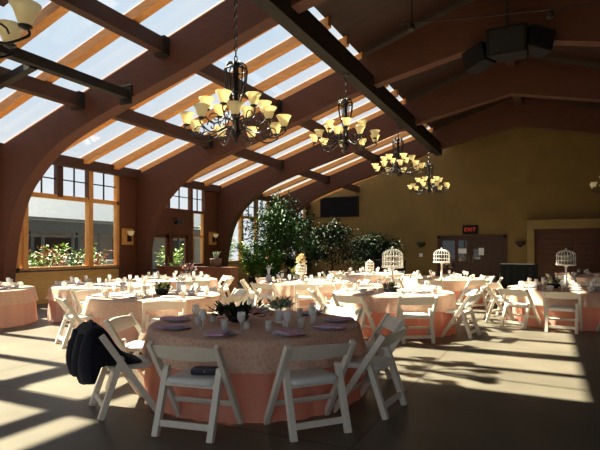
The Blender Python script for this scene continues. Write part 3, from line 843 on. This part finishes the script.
# ------------------------------------------------------------------ centrepieces
def leaves(n, c, R, H, L, w, seed, zlo=.0, up=.3):
    g = random.Random(seed); mb = MB()
    for _ in range(n):
        a = g.uniform(0, 2*pi); e = g.uniform(-.1, 1.2); rr = g.uniform(.15, 1)
        p = Vector((c[0]+R*rr*cos(a)*cos(e*.8), c[1]+R*rr*sin(a)*cos(e*.8), c[2]+zlo+H*rr*sin(max(e,0))))
        d = Vector((cos(a)*cos(e), sin(a)*cos(e), sin(e)*.8+up*g.uniform(-.5,1)))
        mb.leaf(p, d, L*g.uniform(.6,1.2), w*g.uniform(.7,1.2))
    return mb
def petals_ball(c, r, seed, n=26):
    g = random.Random(seed); mb = MB(); mb.ball(c, r*.6, n=8, k=5)
    for i in range(n):
        a = g.uniform(0, 6.28); e = math.asin(g.uniform(-.3, 1))
        d = Vector((cos(a)*cos(e), sin(a)*cos(e), sin(e))); p = Vector(c)+d*r*.45
        mb.leaf(p, d+Vector((g.uniform(-.4,.4),g.uniform(-.4,.4),.2)), r*.75, r*.7, .5)
    return mb
def bouquet(x, y, label, leafm, petalms, R, H, seed, vase='low', scale=1, z=ZT):
    t = thing('flower_arrangement', label, 'flowers', (x, y, z))
    g = random.Random(seed)
    if vase == 'low':
        obj('bowl', MB().lathe([(.06,0),(.09,.01),(.12,.06),(.11,.075),(.08,.03)], 18), M['iron'], t, smooth=True); z0 = .06
    elif vase == 'jar':
        obj('jar', MB().lathe([(.05,0),(.055,.01),(.055,.12),(.04,.14),(.044,.16),(.036,.16),(.034,.13),(.045,.1),(.045,.015)], 18), M['glass'], t, smooth=True); z0 = .12
    else:
        obj('basket', MB().lathe([(.06,0),(.11,.03),(.12,.09),(.10,.09)], 14), M['black'], t, smooth=True); z0 = .07
    obj('foliage', leaves(int(90*scale), (0,0,z0), R, H, .11*scale, .045*scale, seed), M[leafm], t)
    for i in range(7):
        a = i*2.4+seed; rr = R*.75*sqrt((i+.5)/7)
        obj('blossom', petals_ball((rr*cos(a), rr*sin(a), z0+H*.75*(1-.5*(rr/R))), .05*scale*g.uniform(.8,1.2), seed*10+i), M[petalms[i % len(petalms)]], t)
    return t
bouquet(X1-.18, Y1-.06, 'dark plum and black-green flowers in the middle of front table', 'leafdark', ['plum','plum','plum','plum','pinkpetal'], .34, .10, 3, 'low', 1.15)
bouquet(X1+.22, Y1+.12, 'small sage and pale posy right of the dark flowers', 'sage', ['creampetal','sage'], .14, .12, 5, 'jar', .8)
def votive(x, y, label):
    t = thing('candle_holder', label, 'candle', (x, y, ZT), 0, 'candle holders on the front table')
    obj('cup', MB().lathe([(.03,0),(.034,.004),(.036,.075),(.032,.075),(.029,.01)], 16), M['glass'], t, smooth=True)
    obj('candle', MB().lathe([(.024,.006),(.024,.045),(.004,.047),(.002,.056)], 12), M['wax'], t, smooth=True)
for a, l in ((-70,'glass candle holder before the dark flowers, toward us'), (-20,'glass candle holder right of the sage posy'), (200,'glass candle holder left of the dark flowers'), (75,'glass candle holder behind the dark flowers')):
    votive(X1+.46*cos(radians(a)), Y1+.46*sin(radians(a)), l)

def birdcage(x, y, label, R, zc, hc, stem=True, n=18, z=ZT, m_='whitemetal'):
    """cage floor at zc above the table, wires hc high"""
    t = thing('birdcage', label, 'birdcage', (x, y, z), 0, 'white birdcage centrepieces')
    if stem:
        obj('stand', MB().lathe([(.11,0),(.115,.012),(.04,.03),(.022,.06),(.028,zc*.5),(.018,zc*.55),(.02,zc-.05),(.06,zc-.01)], 18), M[m_], t, smooth=True)
    obj('tray', MB().lathe([(R*.9,zc-.012),(R*1.06,zc-.005),(R*1.08,zc+.022),(R*.95,zc+.022)], 28), M[m_], t, smooth=True)
    wr = MB()
    for k in range(n):
        a = 2*pi*k/n; pts = [(R*cos(a), R*sin(a), zc+.01), (R*cos(a), R*sin(a), zc+hc*.62)]
        for q_ in range(1, 6):
            e = q_/5*pi/2; pts.append((R*cos(e)*cos(a)+.008*cos(a), R*cos(e)*sin(a)+.008*sin(a), zc+hc*.62+hc*.36*sin(e)))
        wr.tube(pts, .0055, 5)
    obj('wires', wr, M[m_], t)
    rg = MB()
    for f in (.3, .6):
        rg.tube([((R+.004)*cos(2*pi*j/28), (R+.004)*sin(2*pi*j/28), zc+hc*f) for j in range(28)], .009, 6, True)
    rg.tube([((R*.62)*cos(2*pi*j/24), (R*.62)*sin(2*pi*j/24), zc+hc*.9) for j in range(24)], .007, 6, True)
    obj('band', rg, M[m_], t, smooth=True)
    obj('finial', MB().lathe([(.03,zc+hc*.96),(.035,zc+hc),(.012,zc+hc*1.02),(.028,zc+hc*1.07),(.004,zc+hc*1.13)], 12), M[m_], t, smooth=True)
    return t
x4, y4 = TABLES['T4'][:2]
birdcage(x4, y4, 'tall white birdcage on a stand, middle table, empty', .185, .44, .34)
bouquet(x4+.05, y4-.34, 'small dark red posy at the foot of the tall birdcage', 'leafdark', ['plum','pinkpetal'], .13, .1, 21, 'basket', .8)
x6, y6 = TABLES['T6'][:2]
bc = birdcage(x6, y6, 'white birdcage spilling pale flowers on the right table', .17, .46, .30)
obj('greenery', leaves(60, (0,0,.50), .15, .16, .09, .04, 33), M['sage'], bc)
for i in range(5): obj('blossom', petals_ball((.08*cos(i*1.3), .08*sin(i*1.3), .54+.03*(i % 3)), .045, 60+i), M['creampetal'], bc)
bouquet(x6-.22, y6-.2, 'dark basket of greenery at the foot of the right birdcage', 'sage', ['plum','creampetal'], .18, .14, 22, 'basket', .9)
x12, y12 = TABLES['T12'][:2]
birdcage(x12, y12, 'white birdcage on a thin stand before the double doors', .21, .42, .36)
x11, y11 = TABLES['T11'][:2]
bc = birdcage(x11, y11, 'small low white birdcage before the dark shrub', .13, .12, .30)
x10, y10 = TABLES['T10'][:2]
bc = birdcage(x10-.15, y10+.1, 'white birdcage topped with cream flowers, centre back table', .13, .18, .26)
for i in range(6): obj('blossom', petals_ball((.07*cos(i*1.05), .07*sin(i*1.05), .46+.07*(i % 3)), .075, 80+i), M['creampetal'], bc)
bouquet(x10-.42, y10+.35, 'yellow-green posy left of the cream-flowered cage', 'leaflight', ['creampetal'], .16, .2, 25, 'jar', 1)
x2, y2 = TABLES['T2'][:2]
bouquet(x2+.1, y2+.05, 'low green and dark posy on the table behind the jacket chair', 'leaf', ['creampetal','plum'], .16, .12, 26, 'basket', .9)
t = thing('vase', 'pale grey cylinder vase with white roses beside the low posy', 'vase', (x2+.38, y2+.22, ZT))
obj('body', MB().lathe([(.06,0),(.085,.02),(.09,.2),(.075,.22),(.07,.2),(.06,.03)], 18), M['china'], t, smooth=True)
for i in range(6): obj('blossom', petals_ball((.055*cos(i*1.05), .055*sin(i*1.05), .25+.025*(i % 2)), .05, 90+i), M['napkin'], t)
t = thing('pillar_candle', 'white pillar candle left of the low posy', 'candle', (x2-.12, y2-.15, ZT))
obj('dish', MB().lathe([(.07,0),(.08,.012),(.05,.012)], 18), M['china'], t, smooth=True)
obj('wax', MB().lathe([(.04,.01),(.04,.15),(.006,.152),(.003,.165)], 16), M['wax'], t, smooth=True)
x9, y9 = TABLES['T9'][:2]
bouquet(x9+.35, y9+.1, 'pale pink flowers with dark tall leaves before the glazed doors', 'plum', ['pinkpetal','creampetal'], .17, .34, 27, 'jar', 1.2)
# tall silver bell vase on table 10 left
bell = thing('silver_vase', 'silver waisted vase left of the centre back table', 'vase', (x10-.72, y10-.52, ZT))
obj('body', MB().lathe([(.09,0),(.1,.02),(.07,.1),(.03,.2),(.035,.28),(.06,.34),(.05,.34)], 18), M['silver'], bell, smooth=True)
obj('posy', leaves(30, (0,0,.32), .09, .1, .07, .03, 44), M['sage'], bell)

# ------------------------------------------------------------------ indoor plants
def tree(x, y, h, R, seed, label, lm='leaf', nl=2600, trunkh=1.2, pot=True, L=.22, w=.10, zc=None, group=None):
    t = thing('indoor_tree', label, 'tree', (x, y, 0), 0, group)
    g = random.Random(seed)
    if pot:
        obj('pot', MB().lathe([(.2,0),(.24,.02),(.3,.42),(.33,.44),(.33,.5),(.28,.5),(.26,.42)], 20), M['pot'], t, smooth=True)
        obj('soil', MB().lathe([(.27,.40),(.27,.44)], 20), M['soil'], t)
    tr = MB(); tips = []
    tr.tube(cat_spline([(0,0,.3),(.05,.02,trunkh*.6),(-.03,.04,trunkh),(0,0,h*.72)], 4), [.07-.0035*i for i in range(13)], 8)
    for k in range(11):
        a = k*2.4+g.uniform(-.3,.3); z0 = trunkh*.7+(h*.72-trunkh*.7)*k/11
        ln = R*g.uniform(.65,1.0)*(1.05-.4*k/11); e = g.uniform(.15,.7)
        p1 = (ln*.5*cos(a), ln*.5*sin(a), z0+ln*.5*sin(e)+.05); p2 = (ln*cos(a), ln*sin(a), min(z0+ln*sin(e), h-.2))
        tr.tube([(0,0,z0), p1, p2], [.03,.02,.01], 6); tips += [p1, p2, p2]
    tips.append((0,0,h*.8)); tips.append((.1,.05,h*.88))
    obj('trunk', tr, M['bark'], t, smooth=True)
    lv = MB()
    for i in range(nl):
        c = Vector(g.choice(tips)); d = Vector((g.gauss(0,1),g.gauss(0,1),g.gauss(0,.8)))
        p = c+d*.20*R
        if p.z > h: p.z = h-g.uniform(0,.2)
        if p.z < .5: p.z = .5+g.uniform(0,.3)
        p.x = max(p.x, XL+.3-x)
        dd = Vector((g.gauss(0,1),g.gauss(0,1),g.gauss(-.4,.5)))
        lv.leaf(p, dd, L*g.uniform(.6,1.2), w*g.uniform(.7,1.2), .4)
    obj('foliage', lv, M[lm], t)
    return t
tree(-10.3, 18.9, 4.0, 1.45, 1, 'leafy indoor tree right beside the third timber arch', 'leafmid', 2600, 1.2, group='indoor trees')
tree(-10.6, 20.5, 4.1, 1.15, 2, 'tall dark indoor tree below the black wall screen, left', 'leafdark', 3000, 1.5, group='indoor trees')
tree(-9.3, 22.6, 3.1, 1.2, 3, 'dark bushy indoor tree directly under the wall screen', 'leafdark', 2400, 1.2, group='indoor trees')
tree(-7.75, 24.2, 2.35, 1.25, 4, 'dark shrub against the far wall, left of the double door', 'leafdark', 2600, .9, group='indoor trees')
def shrub(x, y, h, R, seed, label, lm, nl=500, L=.2, w=.09, name='potted_shrub', group=None, z=0, cat='plant', pot=True):
    t = thing(name, label, cat, (x, y, z), 0, group); g = random.Random(seed); z0 = 0
    if pot:
        obj('pot', MB().lathe([(.14,0),(.16,.02),(.2,.28),(.22,.3),(.22,.34),(.17,.34)], 18), M['pot'], t, smooth=True); z0 = .3
    st = MB(); lv = MB()
    for k in range(9):
        a = k*2.4; ln = g.uniform(.6,1); tip = (R*ln*cos(a)*.9, R*ln*sin(a)*.9, z0+(h-z0)*g.uniform(.6,.95))
        st.tube([(0,0,z0-.1 if pot else 0),(tip[0]*.4,tip[1]*.4,z0+(tip[2]-z0)*.6),tip], [.015,.012,.006], 5)
        for i in range(nl//9):
            f = g.uniform(.2,1.05); p = Vector((tip[0]*f, tip[1]*f, z0+(tip[2]-z0)*f))+Vector((g.gauss(0,.09),g.gauss(0,.09),g.gauss(0,.09)))
            p.z = min(max(p.z, z0+.03), h)
            lv.leaf(p, (g.gauss(0,1)+cos(a),g.gauss(0,1)+sin(a),g.gauss(.3,.5)), L*g.uniform(.6,1.2), w*g.uniform(.7,1.2), .4)
    obj('stem', st, M['bark'], t); obj('foliage', lv, M[lm], t); return t
shrub(-11.0, 18.15, 1.75, .75, 11, 'bright green leafy plant at the foot of the third arch', 'leaflight', 700, .26, .14, group='potted plants')
shrub(-10.1, 17.9, 1.35, .7, 12, 'low green potted plant right of the brightest plant', 'leaf', 700, .24, .12, group='potted plants')
shrub(-9.2, 18.6, 1.25, .65, 13, 'low dark potted plant between table and indoor trees', 'leafdark', 600, .24, .12, group='potted plants')
def grass_plant(x, y, h, R, seed, label, lm, z=0, n=110):
    t = thing('grass_plant', label, 'plant', (x, y, z)); g = random.Random(seed)
    obj('pot', MB().lathe([(.13,0),(.16,.02),(.19,.22),(.2,.26),(.15,.26)], 16), M['pot'], t, smooth=True)
    lv = MB()
    for i in range(n):
        a = g.uniform(0, 6.28); r = R*g.uniform(.3,1); hh = h*g.uniform(.65,1)
        p0 = Vector((.06*cos(a), .06*sin(a), .24)); p1 = Vector((r*.5*cos(a), r*.5*sin(a), .24+hh*.75)); p2 = Vector((r*cos(a), r*sin(a), .24+hh*.9))
        s_ = Vector((-sin(a), cos(a), 0))*.012
        lv.add([p0-s_, p0+s_, p1+s_, p1-s_, p2], [(0,1,2,3),(3,2,4)])
    obj('blades', lv, M[lm], t); return t
grass_plant(-11.35, 13.75, .95, .42, 5, 'bushy green grass plant standing in front of the glazed doors', 'leaflight')

# low wooden divider with planter by the doors
t = thing('wooden_divider', 'low red-brown wooden divider right of the glazed doors', 'divider', (-8.75, 13.3, 0))
obj('panel', MB().box(-2.9, -.14, 0, 0, .14, .86), M['divider'], t, bevel=.01)
obj('cap', MB().box(-2.95, -.19, .86, .06, .19, .92), M['divider'], t, bevel=.012)
obj('end_post', MB().box(-.34, -.18, 0, .05, .18, .86), M['divider'], t, bevel=.01)
grass_plant(-9.4, 13.3, .28, .2, 6, 'small grey-green plant on the wooden divider', 'sage', .92, 70)

# black-draped tables along the far wall
def drapebox(x0, x1, y0, y1, h, label, name='draped_counter', cat='counter'):
    mb = MB(); n = 120; vs = []; per = []
    W, D = x1-x0, y1-y0; P = 2*(W+D)
    for j in range(n):
        s_ = P*j/n
        if s_ < W: p, nn = (x0+s_, y0), (0,-1)
        elif s_ < W+D: p, nn = (x1, y0+s_-W), (1,0)
        elif s_ < 2*W+D: p, nn = (x1-(s_-W-D), y1), (0,1)
        else: p, nn = (x0, y1-(s_-2*W-D)), (-1,0)
        per.append((p, nn, sin(s_*24)*.018))
    for z, k in ((h,0),(h-.02,.2),(h*.5,.8),(.005,1)):
        for p, nn, wv in per: vs.append((p[0]+nn[0]*(wv*k+.01*k), p[1]+nn[1]*(wv*k+.01*k), z))
    fs = [tuple(range(n))]
    for i in range(3):
        for j in range(n): fs.append((i*n+(j+1)%n, i*n+j, (i+1)*n+j, (i+1)*n+(j+1)%n))
    return tag(obj(name, mb.add(vs, fs), M['blackcloth']), label, cat)
drapebox(-7.6, -5.9, 22.6, 23.3, 1.0, 'black-draped counter in front of the dark shrub')
drapebox(-1.62, -.35, 20.6, 21.3, .92, 'black-draped table in front of the folding doors', 'draped_table', 'table')

# ------------------------------------------------------------------ outside
gm = MB().box(-60, -50, -.25, 50, 60, -.16)
struct(obj('ground', gm, M['ground']))
bed = MB().box(-14.6, 3.5, -.05, -12.7, 12.6, .3)
tag(obj('flower_bed', bed, M['soil']), 'raised garden bed outside the big left window', 'garden bed')
kinds = ['leaflight', 'leaf', 'leafred', 'leaf', 'leaflight', 'leafred', 'leaflight', 'leaf', 'leafred', 'leaflight']
wh = ['under the left end of the big window', 'second along the big window', 'third along the big window', 'fourth along the big window', 'fifth along the big window',
      'sixth along the big window', 'seventh along the big window', 'eighth along the big window', 'ninth along the big window', 'under the right end of the big window']
cw = {'leaflight': 'light green', 'leaf': 'mid green', 'leafred': 'russet-leaved'}
for i in range(10):
    yy = 7.9+i*.47
    shrub(-13.55+.25*(i % 3), yy, 1.15+.22*((i*7) % 4)/3, .42, 100+i, '%s garden shrub outside, %s' % (cw[kinds[i]], wh[i]), kinds[i], 330, .17, .08, 'garden_shrub', 'shrubs outside the big window', .28, 'shrub', False)
shrub(-13.6, 16.1, 1.7, .5, 130, 'yellow-green garden shrub outside beside the glazed doors', 'leaflight', 400, .2, .09, 'garden_shrub', None, 0, 'shrub', False)
shrub(-13.4, 19.2, 2.6, .8, 131, 'leafy garden shrub outside behind the indoor trees', 'leaflight', 700, .24, .12, 'garden_shrub', None, 0, 'shrub', False)
# long low building across the garden
hb = thing('garden_building', 'long grey-roofed building with veranda seen through the left window', 'building', (-27, 20, 0))
obj('wall', MB().box(-4, -26, 0, 0, 16, 3.0), M['palewall'], hb)
rf = MB(); rf.add([(2.6,-27,3.15),(2.6,17,3.15),(-2,17,5.0),(-2,-27,5.0),(-6.5,-27,3.15),(-6.5,17,3.15)], [(0,1,2,3),(3,2,5,4)])
obj('roof', rf, M['roofgrey'], hb, solid=.15)
vf = MB().box(2.3, -26.5, 2.45, 2.5, 16.5, 3.05); obj('fascia', vf, M['greywood'], hb)
for k in range(15):
    obj('post', MB().box(2.3, -26+k*3, 0, 2.48, -25.82+k*3, 2.5), M['greywood'], hb)
op = MB()
for k in range(7): op.box(-.02, -24+k*6, .6, .03, -21+k*6, 2.2)
obj('window', op, M['steel'], hb)
rl = thing('garden_railing', 'grey railing outside between the garden bed and the building', 'railing', (-19, 10, 0))
rm = MB().box(-.03, -9, 2.02, .03, 9, 2.1); rm.box(-.025, -9, 1.2, .025, 9, 1.26)
obj('rail', rm, M['greywood'], rl)
for k in range(13): obj('post', MB().box(-.05, -9+k*1.5-.05, 0, .05, -9+k*1.5+.05, 2.15), M['greywood'], rl)
dk = MB().box(-1.2, -9, 0, -.1, 9, .95); obj('planter_wall', dk, M['palewall'], rl)

# ------------------------------------------------------------------ light
w = bpy.data.worlds.new('sky'); S.world = w; w.use_nodes = True; nt = w.node_tree
bg = nt.nodes['Background']
tc = nt.nodes.new('ShaderNodeTexCoord'); sp = nt.nodes.new('ShaderNodeSeparateXYZ'); rp = nt.nodes.new('ShaderNodeValToRGB')
nt.links.new(tc.outputs['Generated'], sp.inputs[0]); nt.links.new(sp.outputs[2], rp.inputs['Fac'])
e = rp.color_ramp.elements; e[0].position = 0; e[0].color = (.95,.97,1,1); e[1].position = .75; e[1].color = (.50,.75,1,1)
nz = nt.nodes.new('ShaderNodeTexNoise'); nz.inputs['Scale'].default_value = 2.2; nz.inputs['Detail'].default_value = 6
nt.links.new(tc.outputs['Generated'], nz.inputs['Vector'])
cr = nt.nodes.new('ShaderNodeValToRGB'); cr.color_ramp.elements[0].position = .45; cr.color_ramp.elements[1].position = .75
mx = nt.nodes.new('ShaderNodeMix'); mx.data_type = 'RGBA'
nt.links.new(nz.outputs['Fac'], cr.inputs['Fac']); nt.links.new(cr.outputs['Color'], mx.inputs[0])
nt.links.new(rp.outputs['Color'], mx.inputs[6]); mx.inputs[7].default_value = (1,1,1,1)
nt.links.new(mx.outputs[2], bg.inputs['Color']); bg.inputs['Strength'].default_value = .78

sl = bpy.data.lights.new('sun', 'SUN'); sl.energy = 24; sl.color = (1,.91,.70); sl.angle = radians(.9)
so = bpy.data.objects.new('sun', sl); COL.objects.link(so)
so.rotation_euler = Vector((.85, -.08, -1)).to_track_quat('-Z', 'Y').to_euler()

cam = bpy.data.cameras.new('camera'); co = bpy.data.objects.new('camera', cam); COL.objects.link(co)
co.location = (0,0,1.45); co.rotation_euler = (pi/2, 0, YAW)
cam.sensor_width = 36; cam.lens = 30.6; cam.shift_y = 25/600; cam.clip_end = 300
S.camera = co
S.view_settings.view_transform = 'Standard'; S.view_settings.look = 'None'
S.view_settings.gamma = 1; S.view_settings.use_curve_mapping = False
S.view_settings.exposure = .28
